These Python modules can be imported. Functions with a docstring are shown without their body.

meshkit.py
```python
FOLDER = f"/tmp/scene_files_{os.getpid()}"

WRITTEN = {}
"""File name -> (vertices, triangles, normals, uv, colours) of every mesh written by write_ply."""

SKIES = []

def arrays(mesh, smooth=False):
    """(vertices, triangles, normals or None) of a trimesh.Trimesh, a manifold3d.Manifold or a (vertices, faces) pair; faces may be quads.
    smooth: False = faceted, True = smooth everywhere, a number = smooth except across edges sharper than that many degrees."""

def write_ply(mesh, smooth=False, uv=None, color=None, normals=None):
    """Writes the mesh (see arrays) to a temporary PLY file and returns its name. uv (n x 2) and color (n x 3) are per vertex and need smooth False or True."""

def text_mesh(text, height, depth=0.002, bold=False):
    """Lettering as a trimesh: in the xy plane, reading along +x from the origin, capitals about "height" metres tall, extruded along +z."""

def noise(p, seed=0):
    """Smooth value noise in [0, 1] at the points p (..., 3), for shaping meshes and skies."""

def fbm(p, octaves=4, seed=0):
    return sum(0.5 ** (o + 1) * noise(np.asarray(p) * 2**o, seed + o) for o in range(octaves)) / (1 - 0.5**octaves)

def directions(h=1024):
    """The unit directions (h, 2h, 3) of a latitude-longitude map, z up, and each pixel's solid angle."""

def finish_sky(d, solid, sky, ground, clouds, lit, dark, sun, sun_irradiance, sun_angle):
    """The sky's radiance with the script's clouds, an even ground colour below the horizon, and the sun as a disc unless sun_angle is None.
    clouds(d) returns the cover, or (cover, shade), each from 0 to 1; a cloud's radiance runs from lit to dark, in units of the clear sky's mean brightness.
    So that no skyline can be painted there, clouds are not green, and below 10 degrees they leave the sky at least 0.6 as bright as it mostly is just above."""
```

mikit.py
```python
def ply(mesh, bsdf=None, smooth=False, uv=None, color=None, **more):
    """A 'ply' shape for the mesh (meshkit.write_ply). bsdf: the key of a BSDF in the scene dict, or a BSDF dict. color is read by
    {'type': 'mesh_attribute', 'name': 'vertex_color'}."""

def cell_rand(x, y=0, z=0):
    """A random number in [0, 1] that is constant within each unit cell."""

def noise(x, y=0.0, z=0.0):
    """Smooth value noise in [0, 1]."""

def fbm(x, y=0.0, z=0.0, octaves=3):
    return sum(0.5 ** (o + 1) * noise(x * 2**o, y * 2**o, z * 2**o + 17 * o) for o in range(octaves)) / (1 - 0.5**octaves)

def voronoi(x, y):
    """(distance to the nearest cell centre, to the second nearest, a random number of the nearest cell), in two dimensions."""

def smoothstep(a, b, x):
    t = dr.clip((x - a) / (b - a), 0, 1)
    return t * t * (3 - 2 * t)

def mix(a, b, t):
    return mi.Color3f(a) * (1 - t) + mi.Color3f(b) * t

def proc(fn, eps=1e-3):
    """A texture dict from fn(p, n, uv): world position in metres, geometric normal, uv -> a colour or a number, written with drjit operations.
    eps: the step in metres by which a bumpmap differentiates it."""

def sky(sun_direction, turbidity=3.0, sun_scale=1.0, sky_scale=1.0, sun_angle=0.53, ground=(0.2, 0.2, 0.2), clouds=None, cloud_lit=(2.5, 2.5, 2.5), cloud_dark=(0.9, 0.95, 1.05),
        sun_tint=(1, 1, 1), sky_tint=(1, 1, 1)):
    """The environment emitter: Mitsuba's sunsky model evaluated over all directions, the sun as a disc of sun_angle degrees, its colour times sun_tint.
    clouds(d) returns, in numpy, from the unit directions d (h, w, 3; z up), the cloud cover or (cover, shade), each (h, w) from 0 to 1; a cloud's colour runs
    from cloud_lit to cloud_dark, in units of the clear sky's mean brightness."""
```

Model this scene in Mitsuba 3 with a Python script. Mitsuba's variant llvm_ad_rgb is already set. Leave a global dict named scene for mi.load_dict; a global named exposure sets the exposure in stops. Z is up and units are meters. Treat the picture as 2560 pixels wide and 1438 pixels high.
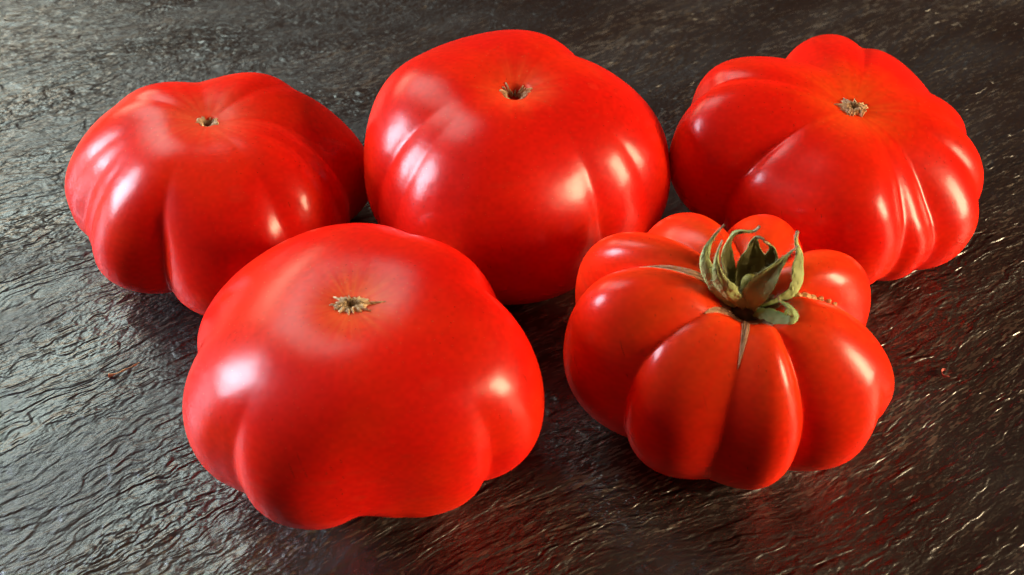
import math
import numpy as np
import drjit as dr
import mitsuba as mi
import trimesh
import mikit
import meshkit
from mikit import proc, fbm, noise, voronoi, smoothstep, mix

T = mi.ScalarTransform4f
scene, labels = {}, {}

# ------------------------------------------------------------------ camera
FOV, ELEV, DIST = 50.0, math.radians(45.0), 0.36
CAM = np.array([0.0, -DIST * math.cos(ELEV), DIST * math.sin(ELEV)])
scene['camera'] = {
    'type': 'thinlens', 'fov': FOV, 'fov_axis': 'x', 'near_clip': 0.01, 'far_clip': 50.0,
    'aperture_radius': 0.0011, 'focus_distance': 0.325,
    'to_world': T().look_at(origin=CAM.tolist(), target=[0, 0, 0], up=[0, 0, 1]),
}
exposure = 0.1

# ------------------------------------------------------------------ light: daylight from the room's windows
scene['room_light'] = {'type': 'constant', 'radiance': {'type': 'rgb', 'value': [0.08, 0.032, 0.022]}}


def window(key, az, el, dist, w, h, rgb, soft_edges=False):
    """A window (a bright sheet standing upright, facing the table) at a compass angle az, elevation el seen from the table.
    sheer: radiance fades towards the edges, added to soften its reflections; no curtain is built."""
    a, e = math.radians(az), math.radians(el)
    c = np.array([math.cos(a) * math.cos(e), math.sin(a) * math.cos(e), math.sin(e)]) * dist
    light = {'type': 'rgb', 'value': rgb}
    if soft_edges:
        light = proc(lambda p, n, uv: mi.Color3f(rgb) * (smoothstep(0.0, 0.42, 0.5 - dr.abs(uv.x - 0.5)) * smoothstep(0.0, 0.42, 0.5 - dr.abs(uv.y - 0.5))))
    scene[key] = {'type': 'rectangle',
                  'to_world': T().look_at(origin=c.tolist(), target=[0, 0, c[2] * 0.35], up=[0, 0, 1]) @ T().scale([w / 2, h / 2, 1]),
                  'emitter': {'type': 'area', 'radiance': light}}
    labels[key] = {'kind': 'structure'}


window('window', 170, 18, 1.5, 0.46, 0.58, [26.0, 30.0, 35.0])
window('window_001', -14, 17, 1.7, 0.42, 0.62, [46.0, 35.0, 21.5])
window('window_002', 130, 17, 2.2, 1.2, 0.7, [6.6, 5.6, 4.0], soft_edges=True)
window('window_003', 134, 41, 2.4, 1.4, 2.1, [4.8, 5.8, 5.4], soft_edges=True)

# ------------------------------------------------------------------ helpers
def sstep(a, b, x):
    t = np.clip((x - a) / (b - a), 0, 1)
    return t * t * (3 - 2 * t)


def grid_faces(rows, cols, wrap):
    i, j = np.meshgrid(np.arange(rows - 1), np.arange(cols if wrap else cols - 1), indexing='ij')
    k = (j + 1) % cols
    return np.stack([i * cols + j, (i + 1) * cols + j, (i + 1) * cols + k, i * cols + k], -1).reshape(-1, 4)


def normals_of(p, wrap=True):
    du = np.roll(p, -1, 1) - np.roll(p, 1, 1) if wrap else np.gradient(p, axis=1)
    n = np.cross(np.gradient(p, axis=0), du)
    return n / np.maximum(np.linalg.norm(n, axis=-1, keepdims=True), 1e-12)


# ------------------------------------------------------------------ the stone worktop
GA = math.radians(31.0)
GC, GS = math.cos(GA), math.sin(GA)


def grain(p):
    """Along and across the stone's grain, wandering a little."""
    wx = (noise(p.x * 9, p.y * 9) - 0.5) * 0.018 + (noise(p.x * 38, p.y * 38, 7) - 0.5) * 0.005
    return p.x * GC + p.y * GS, -p.x * GS + p.y * GC + wx


def relief(p):
    """Height of the cleft stone: layers that break off along the grain, carrying wavy ridges and grains."""
    u, v = grain(p)
    w = (noise(u * 240, v * 380, 3) - 0.5) * 0.0020
    a = noise(u * 175, (v + w) * 800, 1)
    b = noise(u * 420, (v + w) * 1350, 5)
    c = noise(u * 1100, v * 1800, 9)
    band = smoothstep(0.28, 0.66, fbm(u * 14, v * 56, 2, octaves=3))
    layer = fbm(u * 15 + 8, v * 62, 31, octaves=4) * 7 + 0.25 * a
    step = dr.floor(layer) + smoothstep(0.72, 1.0, layer - dr.floor(layer))
    chip = smoothstep(0.60, 0.75, noise(u * 130, v * 260, 51)) * b
    return (0.46 * a + 0.36 * b + 0.18 * c) * (0.52 + 0.60 * band) + 0.22 * step - 0.35 * chip


def stone_color(p, n, uv):
    u, v = grain(p)
    fine = 0.5 * noise(u * 210, v * 1700, 41) + 0.5 * noise(u * 700, v * 2300, 43)
    band = fbm(u * 9, v * 40, 11, octaves=3)
    fleck = smoothstep(0.58, 0.80, fine + 0.40 * (band - 0.5))
    base = mix((0.005, 0.0036, 0.0026), (0.020, 0.0145, 0.011), band)
    pale = mix((0.034, 0.025, 0.016), (0.135, 0.115, 0.085), noise(u * 140, v * 400, 4))
    return mix(base, pale, fleck * (0.25 + 0.75 * band))


def stone_rough(p, n, uv):
    u, v = grain(p)
    return 0.28 + 0.12 * noise(u * 30, v * 90, 6) + 0.10 * smoothstep(0.4, 0.7, fbm(u * 17, v * 50, 21, octaves=3))


scene['stone'] = {'type': 'bumpmap', 'arbitrary': proc(lambda p, n, uv: relief(p), eps=2e-4), 'scale': 0.00095,
                  'bsdf': {'type': 'principled', 'base_color': proc(stone_color), 'roughness': proc(stone_rough), 'eta': 2.0}}
slab = trimesh.creation.box([1.5, 1.1, 0.03])
slab.apply_translation([0, 0.12, -0.015])
scene['worktop'] = mikit.ply(slab, 'stone')
labels['worktop'] = {'kind': 'structure', 'label': 'dark polished stone worktop with brushed streaky grain'}

# ------------------------------------------------------------------ tomatoes
FIT = {
    'L': {'R': 0.0477, 'H': 0.0532, 'a': 0.7787, 'b': 1.079, 'dt': 0.05, 'wd': 0.22, 'g0': 0.04, 'g1': 0.4, 'grooves': [[-105.9724, 0.135, 9.6382, 43, 180], [-160.2992, 0.0797, 11.6155, 48, 180], [-173.9984, 0.0257, 9.134, 38, 130], [-148.4239, 0.039, 7.7232, 48, 130], [-2.1174, 0.1065, 11.2904, 38, 180], [-49.6554, 0.065, 10.9483, 30, 180], [-18.4523, 0.0648, 10.4177, 30, 170], [5.0587, 0.05, 9.4629, 20, 130], [108.5055, 0.0448, 16.1076, 8, 110], [153.8049, 0.0383, 13.7372, 8, 100], [52.6101, 0.0501, 13.638, 8, 120], [-69.8068, 0.0194, 9.8408, 38, 180]], 'x': -0.0965, 'y': 0.0222, 'tx': 0.0018, 'ty': 0.0715, 'F': [0.032, -0.0046, 0.0558, -0.0174, -0.0289, 0.0277, 0.0108, 0.0259, 0.0018, 0.0169, 0.0063, -0.0042, -0.017, 0.0029], 'Hs': [0.0516, 0.0501, -0.0116, -0.04, -0.0172, 0.002, -0.0241, -0.0406], 'zc': 0.3714, 'bb': 0.663},
    'M': {'R': 0.0498, 'H': 0.0662, 'a': 0.7261, 'b': 0.9931, 'dt': 0.06, 'wd': 0.2, 'g0': 0.05, 'g1': 0.5, 'grooves': [[54.1422, 0.081, 15.6057, 24, 120], [-157.3695, 0.0374, 7.3325, 38, 140], [-140.5686, 0.0219, 7.047, 38, 130], [-94.7349, 0.0171, 13.8411, 38, 160], [-49.3972, 0.0431, 8.5792, 38, 140], [-24.7174, 0.0233, 6.2327, 38, 130], [0.8163, 0.0245, 13.4276, 54, 180], [135.2303, 0.0166, 18.3083, 24, 120], [-115.1724, 0.0117, 10.0559, 38, 150]], 'x': -0.0005, 'y': 0.023, 'tx': 0.0041, 'ty': 0.0399, 'F': [0.009, 0.0635, 0.0078, -0.0024, 0.0462, 0.027, 0.0044, 0.0005, 0.002, -0.0047, -0.0007, -0.0006, -0.001, -0.0015], 'Hs': [-0.007, 0.0541, -0.007, 0.0024, 0.0072, 0.0074, 0.0159, -0.0227], 'zc': 0.4318, 'bb': 0.9581},
    'R': {'R': 0.0506, 'H': 0.0564, 'a': 0.8641, 'b': 0.8444, 'dt': 0.06, 'wd': 0.25, 'g0': 0.06, 'g1': 0.5, 'grooves': [[108.8294, 0.162, 14.1484, 21, 150], [69.8891, 0.081, 7.1162, 21, 150], [31.6847, 0.0551, 12.4638, 26, 150], [1.4131, 0.0881, 8.7413, 36, 150], [-21.4943, 0.075, 8.756, 36, 170], [-51.7198, 0.1344, 12, 28, 180], [-70.2746, 0.1299, 12, 28, 180], [161.5889, 0.1215, 10.7771, 26, 150], [-152, 0.12, 8, 24, 170]], 'x': 0.103, 'y': 0.0279, 'tx': 0.1283, 'ty': 0.1031, 'F': [0.0441, 0.0811, -0.0044, -0.0183, -0.0837, -0.0192, 0.0227, -0.0347, 0.0092, -0.0033, 0.0009, 0.0138, -0.0071, -0.0078], 'Hs': [-0.0333, -0.0146, 0.0184, -0.0108, 0.0018, 0.0399, 0.045, -0.0237], 'zc': 0.5093, 'bb': 0.7869},
    'F': {'R': 0.0458, 'H': 0.0624, 'a': 0.7468, 'b': 0.9642, 'dt': 0.03, 'wd': 0.28, 'g0': 0.15, 'g1': 0.9, 'grooves': [[-92, 0.4, 9, 124, 180], [-37.9409, 0.1147, 8.6333, 72, 180], [16.5066, 0.0746, 9.4487, 40, 110], [67.9142, 0.054, 13.2856, 40, 120], [172.0632, 0.0945, 9.5019, 60, 125], [-136.5855, 0.085, 9, 56, 180], [-143.8221, 0.0295, 8.8712, 60, 150], [-74.2794, 0.0263, 6.4196, 120, 180]], 'x': -0.038, 'y': -0.0647, 'tx': 0.0371, 'ty': -0.0579, 'F': [-0.1071, 0.0628, 0.0775, -0.0773, 0.0443, -0.0367, -0.0143, -0.0175, -0.0039, -0.0001, -0.0023, 0.0008, 0.0021, -0.0019], 'Hs': [0.0808, 0.0171, -0.0129, 0.0193, 0.0025, 0.0061, 0.0011, 0.0075], 'zc': 0.4814, 'bb': 0.8636},
    'G': {'R': 0.042, 'H': 0.0617, 'a': 0.7635, 'b': 0.8454, 'dt': 0.2, 'wd': 0.24, 'g0': 0.08, 'g1': 0.5, 'gz': 0.55, 'lobed': 1.0, 'lq': 0.8, 'grooves': [[131.0254, 0.171, 15.0], [162.4717, 0.228, 15.0], [-150.8918, 0.1516, 17.0], [-104.8444, 0.0767, 12.0], [-63.0655, 0.2358, 14.0], [-28.8994, 0.162, 7.8837, 75, 180], [4.1273, 0.2915, 14.0], [48.8641, 0.2373, 15.0], [93.0846, 0.2375, 15.0]], 'x': 0.0603, 'y': -0.0564, 'tx': 0.087, 'ty': 0.0146, 'F': [-0.0208, 0.1038, 0.0859, -0.0566, -0.0193, -0.0175, -0.0083, -0.0176, -0.0008, 0.003, 0.0016, -0.0041, 0.0001, -0.0036], 'Hs': [-0.0556, 0.0566, 0.0553, 0.0056, -0.0267, 0.013, 0.0169, 0.0091], 'zc': 0.4773, 'bb': 0.8883},
}



def fruit(P, nphi=560, nth=240, th=None, ph=None):
    """The skin of one fruit, rows from the stem down: a flattened body whose outline F and shoulder height Hs vary with the
    angle, cut by grooves (angle, depth, width)."""
    full = th is None
    if full:
        th, ph = np.meshgrid(np.pi * np.linspace(0, 1, nth) ** 1.25, np.arange(nphi) * 2 * np.pi / nphi, indexing='ij')
    R, H = P['R'], P['H']
    s, c = np.clip(np.sin(th), 0, 1), np.cos(th)
    r = R * s ** P['a']
    z = np.where(c > 0, np.abs(c) ** P['b'] * H * (1 - P['zc']), -np.abs(c) ** P['bb'] * H * P['zc'])
    rr, top = r / R, th < np.pi / 2
    fv = sum((P['F'][2 * i] * np.cos((i + 1) * ph) + P['F'][2 * i + 1] * np.sin((i + 1) * ph)) * rr ** max(1.0, 0.8 * (i + 1)) for i in range(7))
    hv = sum(P['Hs'][2 * i] * np.cos((i + 1) * ph) + P['Hs'][2 * i + 1] * np.sin((i + 1) * ph) for i in range(4))
    r = r * (1 + fv)
    z = z + hv * H * sstep(2.2, 0.9, th) * sstep(0.1, 0.95, rr)
    dg = 0
    if P.get('lobed'):
        gs = sorted((g[0] % 360, g[1]) for g in P['grooves'] if len(g) < 4)
        ang, dep = np.radians([g[0] for g in gs]), np.array([g[1] for g in gs])
        q = ph % (2 * np.pi)
        i = np.searchsorted(ang, q.ravel(), side='right').reshape(q.shape) - 1
        a0, a1 = ang[i % len(gs)], ang[(i + 1) % len(gs)]
        t = ((q - a0) % (2 * np.pi)) / ((a1 - a0) % (2 * np.pi))
        dg = (dep[i % len(gs)] * (1 - t) + dep[(i + 1) % len(gs)] * t) * (1 - (np.sin(np.pi * t) ** 2 + 0.004) ** (0.5 * P['lq']))
    for a, depth, width, t0, t1 in (g for g in P['grooves'] if len(g) > 3):
        w = math.radians(width)
        dphi = (ph - math.radians(a) + np.pi) % (2 * np.pi) - np.pi
        along = sstep(math.radians(t0 - 28), math.radians(t0 + 28), th) * sstep(math.radians(t1 + 28), math.radians(t1 - 28), th)
        dg = dg + depth * np.exp(-(np.sqrt(dphi ** 2 + (0.3 * w) ** 2) - 0.3 * w) / w * 1.3) * along
    wg = sstep(P['g0'], P['g1'], np.where(top, rr, 1.0)) * sstep(np.pi, 2.2, th)
    m = np.clip(1 - dg * wg, 0.2, 2)
    r, z = r * m, z * (1 - (1 - m) * P.get('gz', 0.8) * np.where(top, 1, 0.3))
    z = z - P['dt'] * H * np.exp(-(rr / P['wd']) ** 2) * top
    z = z - P.get('pit', 0) * np.exp(-(rr * R / P.get('pitr', 0.003)) ** 4) * top
    z = z + (~top) * 0.06 * H * np.exp(-(rr / 0.35) ** 2)
    p = np.stack([r * np.cos(ph), r * np.sin(ph), z], -1)
    ca, sa, cb, sb = math.cos(P['tx']), math.sin(P['tx']), math.cos(P['ty']), math.sin(P['ty'])
    p = p @ (np.array([[1, 0, 0], [0, ca, -sa], [0, sa, ca]]) @ np.array([[cb, 0, sb], [0, 1, 0], [-sb, 0, cb]])).T
    if full:
        P['low'] = p[..., 2].min()
    p[..., 2] -= P['low']
    return p + np.array([P['x'], P['y'], 0]), th, ph


def skin(key, seed, ro, orange, red=(0.76, 0.009, 0.003)):
    def color(p, n, uv):
        rad = dr.sqrt(uv.x * uv.x + uv.y * uv.y) + 1e-5
        cx, cy = uv.x / rad, uv.y / rad
        ray = noise(cx * 9 + 20, cy * 9 + 20, rad * 1.2 + seed) * 0.6 + noise(cx * 26 + 50, cy * 26 + 50, rad * 1.5 + seed) * 0.4
        near = dr.exp(-dr.square(rad / (ro * (0.7 + 0.6 * ray))))
        mott = fbm(p.x * 55 + seed, p.y * 55, p.z * 55, octaves=3)
        fine = noise(p.x * 900, p.y * 900, p.z * 900)
        col = mix(red, (0.86, 0.030, 0.004), smoothstep(0.35, 0.75, mott) * 0.5)
        col = mix(col, orange, near * (0.35 + 0.65 * ray))
        d, _, rnd = voronoi(uv.x * 30 + seed, uv.y * 30)
        dot = smoothstep(0.10, 0.05, d) * (rnd > 0.86)
        fl, _, frnd = voronoi(p.x * 900 + p.z * 300 + seed, p.y * 900 - p.z * 400)
        pore = smoothstep(0.16, 0.08, fl) * (frnd > 0.93) * smoothstep(0.45, 0.6, noise(p.x * 70 + seed, p.y * 70, p.z * 70))
        scuff = smoothstep(0.73, 0.80, noise(p.x * 160 + seed, p.y * 160, p.z * 520)) * smoothstep(0.55, 0.7, noise(p.x * 34, p.y * 34 + seed, p.z * 34))
        col = mix(col * (0.93 + 0.14 * fine), (0.75, 0.25, 0.10), dot * 0.5 + 0.03 * scuff)
        return mix(col, (0.25, 0.02, 0.01), pore * 0.55)

    def bump(p, n, uv):
        return noise(p.x * 420, p.y * 420, p.z * 420) * 0.5 + noise(p.x * 1500, p.y * 1500, p.z * 1500) * 0.14 + 1.6 * noise(p.x * 110 + seed, p.y * 110, p.z * 110)

    scene[key] = {'type': 'bumpmap', 'arbitrary': proc(bump, eps=2e-4), 'scale': 0.00006,
                  'bsdf': {'type': 'principled', 'base_color': proc(color), 'roughness': 0.25, 'specular': 0.2, 'flatness': 0.7, 'clearcoat': 0.4, 'clearcoat_gloss': 0.93}}


LABEL = {
    'M': ('tomato', 'large smooth round red tomato with an open stem hole, middle of the back row'),
    'L': ('tomato_001', 'softly ribbed red tomato with a tiny stem pit, left end of the back row'),
    'R': ('tomato_002', 'knobbly ribbed red tomato, orange around its scar, right end of the back row'),
    'F': ('tomato_003', 'broad smooth red tomato in front on the left with a pale torn stem scar'),
    'G': ('tomato_004', 'deeply lobed red tomato in front on the right with a curled green calyx'),
}
SKIN = {'M': (3, 0.12, (0.78, 0.075, 0.018)), 'L': (11, 0.2, (0.76, 0.10, 0.04)), 'R': (23, 0.24, (0.88, 0.085, 0.008), (0.80, 0.009, 0.002)), 'F': (37, 0.13, (0.84, 0.13, 0.03)), 'G': (51, 0.8, (0.84, 0.07, 0.008), (0.88, 0.016, 0.003))}
for k, pit, pitr in (('M', 0.0034, 0.0034), ('L', 0.0022, 0.0019), ('R', 0.0012, 0.0012), ('F', 0.0016, 0.0013), ('G', 0, 0.001)):
    FIT[k].update(pit=pit, pitr=pitr)
    key, text = LABEL[k]
    skin('skin_' + k, *SKIN[k])
    p, th, ph = fruit(FIT[k])
    uv = np.stack([th * np.cos(ph), th * np.sin(ph)], -1).reshape(-1, 2)
    scene[key + '__fruit'] = mikit.ply((p.reshape(-1, 3), grid_faces(*p.shape[:2], True)), 'skin_' + k, smooth=True, uv=uv)
    labels[key] = {'label': text, 'category': 'tomato'}
# ------------------------------------------------------------------ scars, corky skin, calyx
rng = np.random.default_rng(7)


def plain(key, rough=0.75, spec=0.25, bump=None, scale=0.0):
    b = {'type': 'principled', 'base_color': {'type': 'mesh_attribute', 'name': 'vertex_color'}, 'roughness': rough, 'specular': spec}
    if bump:
        b = {'type': 'bumpmap', 'arbitrary': proc(bump, eps=1.5e-4), 'scale': scale, 'bsdf': b}
    scene[key] = {'type': 'twosided', 'bsdf': b}


plain('cork', bump=lambda p, n, uv: noise(p.x * 1600, p.y * 1600, p.z * 1600) + noise(p.x * 600, p.y * 600, p.z * 600), scale=0.0005)
plain('leaf', 0.6, 0.35, bump=lambda p, n, uv: noise(p.x * 1900, p.y * 1900, p.z * 900) + 1.5 * noise(p.x * 500, p.y * 500, p.z * 260), scale=0.00035)


def radius_to_theta(P, r):
    return np.arcsin(np.clip(r / P['R'], 0, 0.98) ** (1 / P['a']))


def on_skin(P, r, ph):
    """Points and normals of the skin at a distance r from the stem in the direction ph."""
    th = radius_to_theta(P, r)
    p = fruit(P, th=th, ph=ph)[0]
    q = fruit(P, th=th + 0.01, ph=ph)[0]
    s = fruit(P, th=th, ph=ph + 0.01)[0]
    n = np.cross(q - p, s - p)
    n /= np.maximum(np.linalg.norm(n, axis=-1, keepdims=True), 1e-12)
    return p, n * np.sign(n[..., 2:3] + 1e-9)


def ring_noise(ph, freq, seed):
    return meshkit.noise(np.stack([np.cos(ph) * freq + seed * 7.3, np.sin(ph) * freq + 31.0, ph * 0 + seed], -1), seed)


def scar(k, name, r_in, r_out, height, seed, spikes=(), tan=(0.50, 0.35, 0.19), dark=(0.10, 0.045, 0.02), n=216, m=26):
    """A torn, dry ring of skin round the stem's hole, jagged outside, with a few longer cracks (angle, length, width in degrees)."""
    P = FIT[k]
    ph = np.arange(n) * 2 * np.pi / n
    out = r_out * (0.72 + 0.30 * ring_noise(ph, 2.2, seed) + 0.34 * ring_noise(ph, 9, seed + 1) ** 2 * 1.4)
    for a, length, w in spikes:
        d = np.abs((ph - math.radians(a) + np.pi) % (2 * np.pi) - np.pi) / math.radians(w)
        out = out + length * np.clip(1 - d, 0, 1) ** 1.6
    inn = r_in * (0.75 + 0.5 * ring_noise(ph, 3, seed + 2))
    flat = 1 - 0.36 * np.sin(ph) ** 2
    out, inn = out * flat, inn * flat
    s = np.linspace(0, 1, m)[:, None]
    r = inn + (out - inn) * s
    p, nn = on_skin(P, r, np.broadcast_to(ph, r.shape))
    rag = meshkit.noise(np.stack([np.cos(ph)[None] * 11 + s * 2, np.sin(ph)[None] * 11 - s * 3, s * 5 + 0 * ph], -1), seed + 3)
    lift = height * (0.25 + 1.2 * rag) * np.clip(np.sin(np.pi * np.clip(0.12 + 0.80 * s, 0, 1)), 0, 1) + 0.00012
    lift[-1] = -0.0003
    lift[0] -= height * 0.5
    p = p + nn * lift[..., None]
    fleck = meshkit.noise(p * 1500, seed + 4)
    shade = np.clip(0.25 + 1.1 * rag * (0.4 + 0.9 * s) + 0.4 * (fleck - 0.5), 0, 1)[..., None]
    col = np.array(dark) * (1 - shade) + np.array(tan) * shade
    key = LABEL[k][0] + '__' + name
    scene[key] = mikit.ply((p.reshape(-1, 3), grid_faces(m, n, True)), 'cork', smooth=True, color=col.reshape(-1, 3))


scar('L', 'stem_scar', 0.0012, 0.0032, 0.0004, 3, tan=(0.62, 0.44, 0.26), dark=(0.22, 0.09, 0.04))
scar('M', 'stem_scar', 0.0028, 0.0042, 0.0008, 9, spikes=[(128, 0.0030, 10), (10, 0.0016, 8)], tan=(0.66, 0.46, 0.27), dark=(0.24, 0.09, 0.04))
scar('R', 'stem_scar', 0.0008, 0.0041, 0.0013, 15, spikes=[(75, 0.0026, 8), (120, 0.0020, 8), (-60, 0.002, 9), (172, 0.003, 9), (20, 0.0018, 9)], tan=(0.66, 0.45, 0.25), dark=(0.22, 0.09, 0.035))
scar('F', 'stem_scar', 0.0009, 0.0039, 0.0008, 21, spikes=[(2, 0.0055, 5), (150, 0.0028, 7), (178, 0.0022, 7), (105, 0.0015, 7), (-25, 0.0028, 7), (-70, 0.001, 8)], tan=(0.70, 0.52, 0.29), dark=(0.22, 0.09, 0.035))

# the lobed fruit: corky skin round the calyx that runs out along the creases
G = FIT['G']
GK = LABEL['G'][0]
n, m = 720, 60
ph = np.arange(n) * 2 * np.pi / n
creases = {i: g[0] for i, g in enumerate(G['grooves'])}
arms = [(creases[1], 0.026, 9), (creases[2], 0.0105, 12), (creases[3], 0.019, 9), (creases[4], 0.0050, 9), (creases[6], 0.012, 6), (creases[7], 0.006, 8), (creases[8], 0.006, 8), (creases[0], 0.006, 8)]
out = 0.0072 + 0.0016 * (ring_noise(ph, 6, 4) - 0.5)
for a, length, w in arms:
    d = np.abs((ph - math.radians(a) + np.pi) % (2 * np.pi) - np.pi) / math.radians(w)
    out = out + length * np.clip(1 - d, 0, 1) ** 1.7
s = np.linspace(0, 1, m)[:, None]
r = 0.0004 + (out - 0.0004) * s
p, nn = on_skin(G, r, np.broadcast_to(ph, r.shape))
fib = meshkit.noise(np.stack([np.cos(ph)[None] * 26 + 0 * s, np.sin(ph)[None] * 26 + 0 * s, r * 150], -1), 5)
lift = 0.00022 + 0.00045 * fib * (1 - s ** 3)
lift[-1] = -0.0003
p = p + nn * lift[..., None]
edge = sstep(0.86, 0.98, s) * 0.8
shade = np.clip(0.18 + 0.75 * fib + 0.5 * edge + 0.3 * sstep(0.008, 0.02, r), 0, 1)[..., None]
col = np.array([0.20, 0.075, 0.04]) * (1 - shade) + np.array([0.50, 0.27, 0.15]) * shade
scene[GK + '__corky_ring'] = mikit.ply((p.reshape(-1, 3), grid_faces(m, n, True)), 'cork', smooth=True, color=col.reshape(-1, 3))
labels[GK + '__corky_ring'] = {'label': 'brown corky skin running from the calyx into the creases'}


def blob(c, size, seed, stretch=(1, 1, 1), sub=3, amp=0.5):
    b = trimesh.creation.icosphere(subdivisions=sub)
    d = 1 + amp * (meshkit.fbm(b.vertices * 1.4 + seed * 3.1, 3, seed) - 0.5)
    b.vertices = b.vertices * d[:, None] * np.array(stretch) * size + c
    return b


bead = 0
for r_, size in ((0.0150, 0.0009), (0.0185, 0.0013), (0.0215, 0.0010), (0.0242, 0.00085), (0.0272, 0.0008), (0.0298, 0.0006)):
    a = np.radians(np.array([[creases[6] + rng.uniform(-0.8, 0.8)]]))
    p, nn = on_skin(G, np.array([[r_]]), a)
    b = blob(p[0, 0] + nn[0, 0] * 0.0003, size, 40 + bead, (1.2, 1.0, 0.7), amp=0.9)
    cc = np.array([0.62, 0.34, 0.15]) * (0.7 + 0.6 * meshkit.noise(b.vertices * 1800, 2))[:, None]
    scene[GK + '__corky_bead' + (f'_{bead:03d}' if bead else '')] = mikit.ply(b, 'cork', smooth=True, color=cc)
    bead += 1


def spline(pts, n):
    from scipy.interpolate import CubicSpline
    pts = np.array(pts, float)
    t = np.r_[0, np.cumsum(np.linalg.norm(np.diff(pts, axis=0), axis=1))]
    u = np.linspace(0, t[-1], n)
    c = CubicSpline(t, pts, bc_type='natural')
    return c(u), c(u, 1) / np.linalg.norm(c(u, 1), axis=1, keepdims=True), u / t[-1]


def tube(c, rad, k=10):
    t = np.gradient(c, axis=0)
    t /= np.linalg.norm(t, axis=1, keepdims=True)
    ref = np.array([0.31, 0.87, 0.38])
    a = np.cross(t, ref)
    a /= np.linalg.norm(a, axis=1, keepdims=True)
    b = np.cross(t, a)
    w = np.arange(k) * 2 * np.pi / k
    v = c[:, None] + rad[:, None, None] * (np.cos(w)[None, :, None] * a[:, None] + np.sin(w)[None, :, None] * b[:, None])
    f = grid_faces(len(c), k, True)[:, ::-1]
    v = np.vstack([v.reshape(-1, 3), c[:1], c[-1:]])
    N = len(c) * k
    j = np.arange(k)
    tri = np.vstack([f[:, [0, 1, 2]], f[:, [0, 2, 3]], np.stack([j, (j + 1) % k, j * 0 + N], 1), np.stack([N - k + (j + 1) % k, N - k + j, j * 0 + N + 1], 1)])
    return trimesh.Trimesh(v, tri, process=False)


pole = fruit(G, th=np.zeros((1, 1)), ph=np.zeros((1, 1)))[0][0, 0]
CK = GK + '__calyx'

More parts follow.
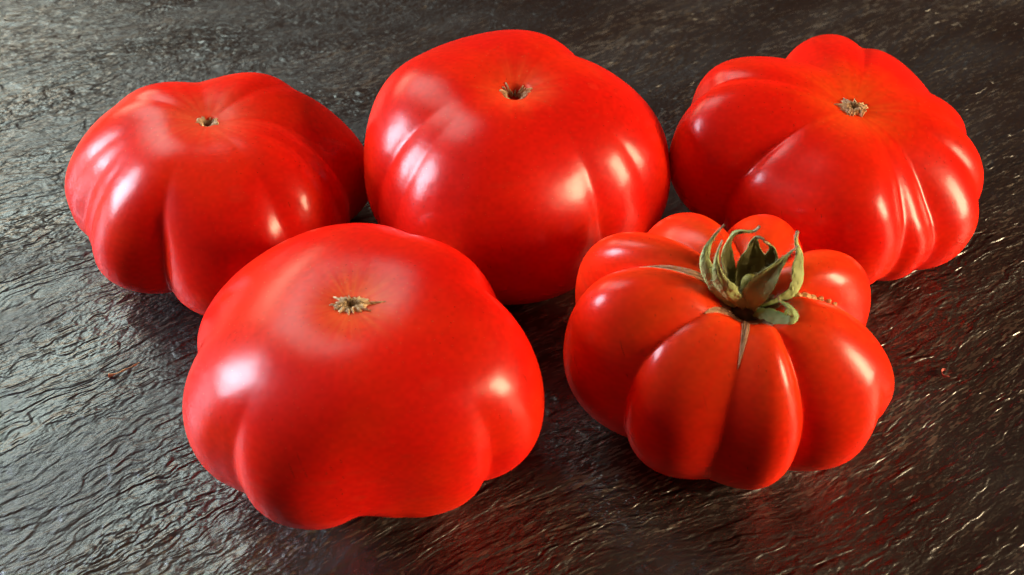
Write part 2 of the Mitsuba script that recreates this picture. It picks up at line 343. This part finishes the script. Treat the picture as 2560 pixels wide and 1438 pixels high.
# the disc the sepals stand on
n, m = 64, 18
ph = np.arange(n) * 2 * np.pi / n
s = np.linspace(0, 1, m)[:, None]
rr = 0.0048 * np.sin(np.pi * 0.5 * np.clip(s * 1.25, 0, 1)) * (1 + 0.12 * np.cos(7 * ph))
zz = 0.0042 - 0.0058 * s ** 2.5 + 0 * ph
v = pole + np.stack([rr * np.cos(ph), rr * np.sin(ph), zz], -1)
col = np.array([0.10, 0.085, 0.04]) * (0.6 + 0.8 * meshkit.noise(v * 900, 3))[..., None]
scene[CK] = mikit.ply((v.reshape(-1, 3), grid_faces(m, n, True)), 'leaf', smooth=True, color=col.reshape(-1, 3))
labels[CK] = {'label': 'dry curled green calyx standing up like a crown'}

SEPALS = [  # centre line in millimetres from the stem's base, greatest width, outward direction, cupping
    ([[-0.93, 0.03, 2.45], [-7.26, -0.97, 6.76], [-12.5, -1.97, 15.24], [-13.79, -0.97, 21.99], [-11.75, 1.03, 25.83], [-9.2, 2.03, 29.2]], 6.4, (-0.75, -0.55, 0.1), 0.34),
    ([[-1.01, -0.97, 3.34], [-5.9, -3.8, 10.3], [-9.4, -5.0, 16.5], [-11.0, -4.4, 21.2], [-10.8, -2.6, 24.6], [-9.7, -0.6, 26.4]], 5.6, (-0.35, -0.85, 0.1), 0.22),
    ([[-1.95, 1.03, 3.58], [-4.51, 4.03, 7.66], [-6.17, 5.53, 13.97], [-6.7, 6.03, 19.68], [-3.98, 6.53, 22.91], [-0.49, 6.53, 22.91], [0.9, 6.53, 24.6]], 4.4, (-0.55, 0.75, 0.3), 0.2),
    ([[-0.44, 2.03, 2.55], [-0.21, 5.03, 6.67], [0.18, 7.03, 11.44], [0.39, 7.53, 16.96], [0.96, 6.53, 21.07], [2.2, 5.53, 21.0]], 8.6, (-0.1, 1.0, 0.1), 0.22),
    ([[1.17, 2.03, 2.55], [3.57, 6.03, 7.95], [5.65, 7.53, 12.61], [5.7, 7.53, 15.88], [4.05, 7.03, 18.23], [2.62, 6.53, 19.6]], 6.0, (0.45, 0.9, 0.1), 0.25),
    ([[-0.41, -0.97, 3.34], [-0.03, -2.97, 10.48], [2.47, -3.47, 17.25], [5.63, -2.47, 22.11], [8.7, -0.97, 25.1]], 6.4, (-0.25, -0.9, 0.25), -0.22),
    ([[1.9, 0.5, 2.5], [7.2, -0.8, 4.9], [10.6, -0.4, 7.6], [12.5, 0.9, 11.0], [12.0, 2.0, 15.0], [10.8, 2.6, 19.4], [8.9, 2.5, 24.2], [8.7, 2.0, 27.2]], 6.6, (0.85, -0.35, 0.1), 0.32),
    ([[1.9, -1.0, 2.8], [4.6, -5.0, 6.4], [7.7, -8.2, 7.7], [8.9, -9.0, 9.0], [7.6, -8.3, 11.6], [5.5, -7.4, 12.4], [4.6, -6.9, 14.0]], 5.4, (0.35, -0.45, 0.8), 0.3),
]
hairs = []
for i, (pts, width, outward, cup) in enumerate(SEPALS):
    n, m = 90, 13
    c, t, u = spline(np.array(pts) * 1e-3, n)
    c = c + pole
    o = np.array(outward, float)
    o = o - (t @ o)[:, None] * t
    o /= np.linalg.norm(o, axis=1, keepdims=True)
    side = np.cross(t, o)
    w = width * 0.44e-3 * (0.72 + 0.34 * np.sin(np.pi * np.clip(u / 0.75, 0, 1))) * (1 - 0.93 * sstep(0.55, 0.985, u) ** 0.9)
    w = w * (1 + 0.10 * (meshkit.noise(np.stack([u * 14, u * 0 + i, u * 0], -1), i) - 0.5) * 2)
    x = np.linspace(-1, 1, m)
    wav = (meshkit.fbm(np.stack(np.broadcast_arrays(u[:, None] * 6 + i * 5, x[None] * 1.2, 0.0), -1), 3, 20 + i) - 0.5) * 0.0013
    keel = np.exp(-(x / 0.16) ** 2) * 0.00028
    mid = c[:, None] + side[:, None] * (w[:, None] * x)[..., None] + o[:, None] * ((-cup * w[:, None] * 2 * (np.abs(x) ** 1.7) + keel[None] + wav * np.minimum(1, w / 0.001)[:, None])[..., None])
    nn = np.cross(np.gradient(mid, axis=0), np.gradient(mid, axis=1))
    nn /= np.maximum(np.linalg.norm(nn, axis=-1, keepdims=True), 1e-12)
    nn *= np.sign((nn * o[:, None]).sum(-1).mean())
    thick = 0.00026 * (1 - 0.55 * np.abs(x) ** 3)[None, :, None]
    front, back = mid + nn * thick, mid - nn * thick
    shell = np.concatenate([front, back[:, ::-1]], 1)
    tip = sstep(0.86, 0.97, u)[:, None]
    f1, f2 = meshkit.fbm(front * 700, 3, 5), meshkit.fbm(front * np.array([260, 260, 120]), 3, 8)
    rim = (np.abs(x) > 0.8)[None] * 0.6
    outc = np.array([0.36, 0.43, 0.16]) * (0.55 + 0.9 * f2)[..., None] + np.array([0.06, 0.07, 0.045]) * (f1 - 0.4)[..., None]
    outc = outc * (1 - 0.3 * rim[..., None]) + 0.3 * rim[..., None] * np.array([0.36, 0.36, 0.12])
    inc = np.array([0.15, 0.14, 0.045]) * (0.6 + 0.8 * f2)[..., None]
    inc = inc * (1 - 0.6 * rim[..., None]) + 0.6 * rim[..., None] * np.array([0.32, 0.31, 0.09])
    if i == 7:
        inc, outc = outc * np.array([1.35, 1.4, 0.8]), outc * np.array([0.85, 1.0, 1.0])
    dry = np.array([0.40, 0.29, 0.18])
    outc = outc * (1 - tip[..., None]) + dry * tip[..., None]
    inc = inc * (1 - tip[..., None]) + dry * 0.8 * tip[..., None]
    col = np.clip(np.concatenate([outc, inc[:, ::-1]], 1), 0.004, 1)
    f = grid_faces(n, 2 * m, True)
    scene[CK + '__sepal' + (f'_{i:03d}' if i else '')] = mikit.ply((shell.reshape(-1, 3), f), 'leaf', smooth=True, color=col.reshape(-1, 3))
    for _ in range(70):
        a, b = rng.integers(8, n - 6), rng.choice([0, 1, m - 2, m - 1, rng.integers(0, m)])
        d = nn[a, b] * rng.choice([-0.6, 0.6]) + side[a] * x[b] * 1.4 + rng.normal(0, 0.35, 3)
        d /= np.linalg.norm(d)
        L = rng.uniform(0.0006, 0.0016)
        q = mid[a, b]
        bend = rng.normal(0, 0.0002, 3)
        hairs.append(tube(np.array([q, q + d * L * 0.5 + bend * 0.3, q + d * L + bend]), np.array([4e-5, 3e-5, 1.2e-5]), 3))
h = trimesh.util.concatenate(hairs)
scene[CK + '__hair'] = mikit.ply(h, 'leaf', color=np.tile([0.34, 0.36, 0.22], (len(h.vertices), 1)))
labels[CK + '__hair'] = {'kind': 'stuff'}
c, t, u = spline(np.array([[-0.9, 0.03, 3.2], [-1.4, 0.5, 7.0], [-1.6, 0.5, 10.0], [-1.0, 0.4, 12.2], [0.9, 0.0, 12.4]]) * 1e-3, 40)
st = tube(c + pole, 0.0019 - 0.0009 * u + 0.0003 * np.sin(u * 9), 16)
cc = np.array([0.12, 0.10, 0.035]) * (0.6 + 0.8 * meshkit.noise(st.vertices * 700, 6))[:, None] + np.outer(sstep(0.008, 0.0125, st.vertices[:, 2] - pole[2]), [0.10, 0.09, 0.0])
scene[CK + '__stalk_stub'] = mikit.ply(st, 'leaf', smooth=True, color=cc)

# ------------------------------------------------------------------ bits lying on the stone
c, t, u = spline([[-0.1221, -0.0384, 0.0007], [-0.1200, -0.0378, 0.0009], [-0.1175, -0.0362, 0.0010], [-0.1155, -0.0346, 0.0008], [-0.1141, -0.0330, 0.0006]], 48)
tw = tube(c, 0.00030 + 0.00032 * np.exp(-(u / 0.09) ** 2) + 0.00008 * np.sin(u * 17) - 0.0001 * u, 10)
cc = np.array([0.75, 0.50, 0.24]) * (0.75 + 0.7 * meshkit.noise(tw.vertices * 900, 3))[:, None]
scene['twig'] = mikit.ply(tw, 'cork', smooth=True, color=cc)
labels['twig'] = {'label': 'tiny tan bit of dry twig lying on the stone at left', 'category': 'twig'}

n, m = 30, 7
a = np.radians(np.linspace(70, 300, n))[:, None]
x = np.linspace(-1, 1, m)[None]
wd = 0.00065 * np.sin(np.pi * np.linspace(0.08, 0.95, n))[:, None] ** 0.7
v = np.stack([0.1315 + (0.00125 + 0.3 * wd * x) * np.cos(a), -0.0376 + (0.0015 + 0.3 * wd * x) * np.sin(a), 0.0010 + wd * x * 0.9 + 0.0002 * np.sin(a * 3)], -1)
nn = np.stack(np.broadcast_arrays(np.cos(a), np.sin(a), 0 * x), -1) * 0.00012
shell = np.concatenate([v + nn, (v - nn)[:, ::-1]], 1)
cc = np.array([0.55, 0.16, 0.13]) * (0.6 + 0.8 * meshkit.noise(shell * 1200, 9))[..., None]
scene['skin_flake'] = mikit.ply((shell.reshape(-1, 3), grid_faces(n, 2 * m, True)), 'cork', smooth=True, color=cc.reshape(-1, 3))
labels['skin_flake'] = {'label': 'tiny curled pink flake of skin on the dark stone at right', 'category': 'flake'}
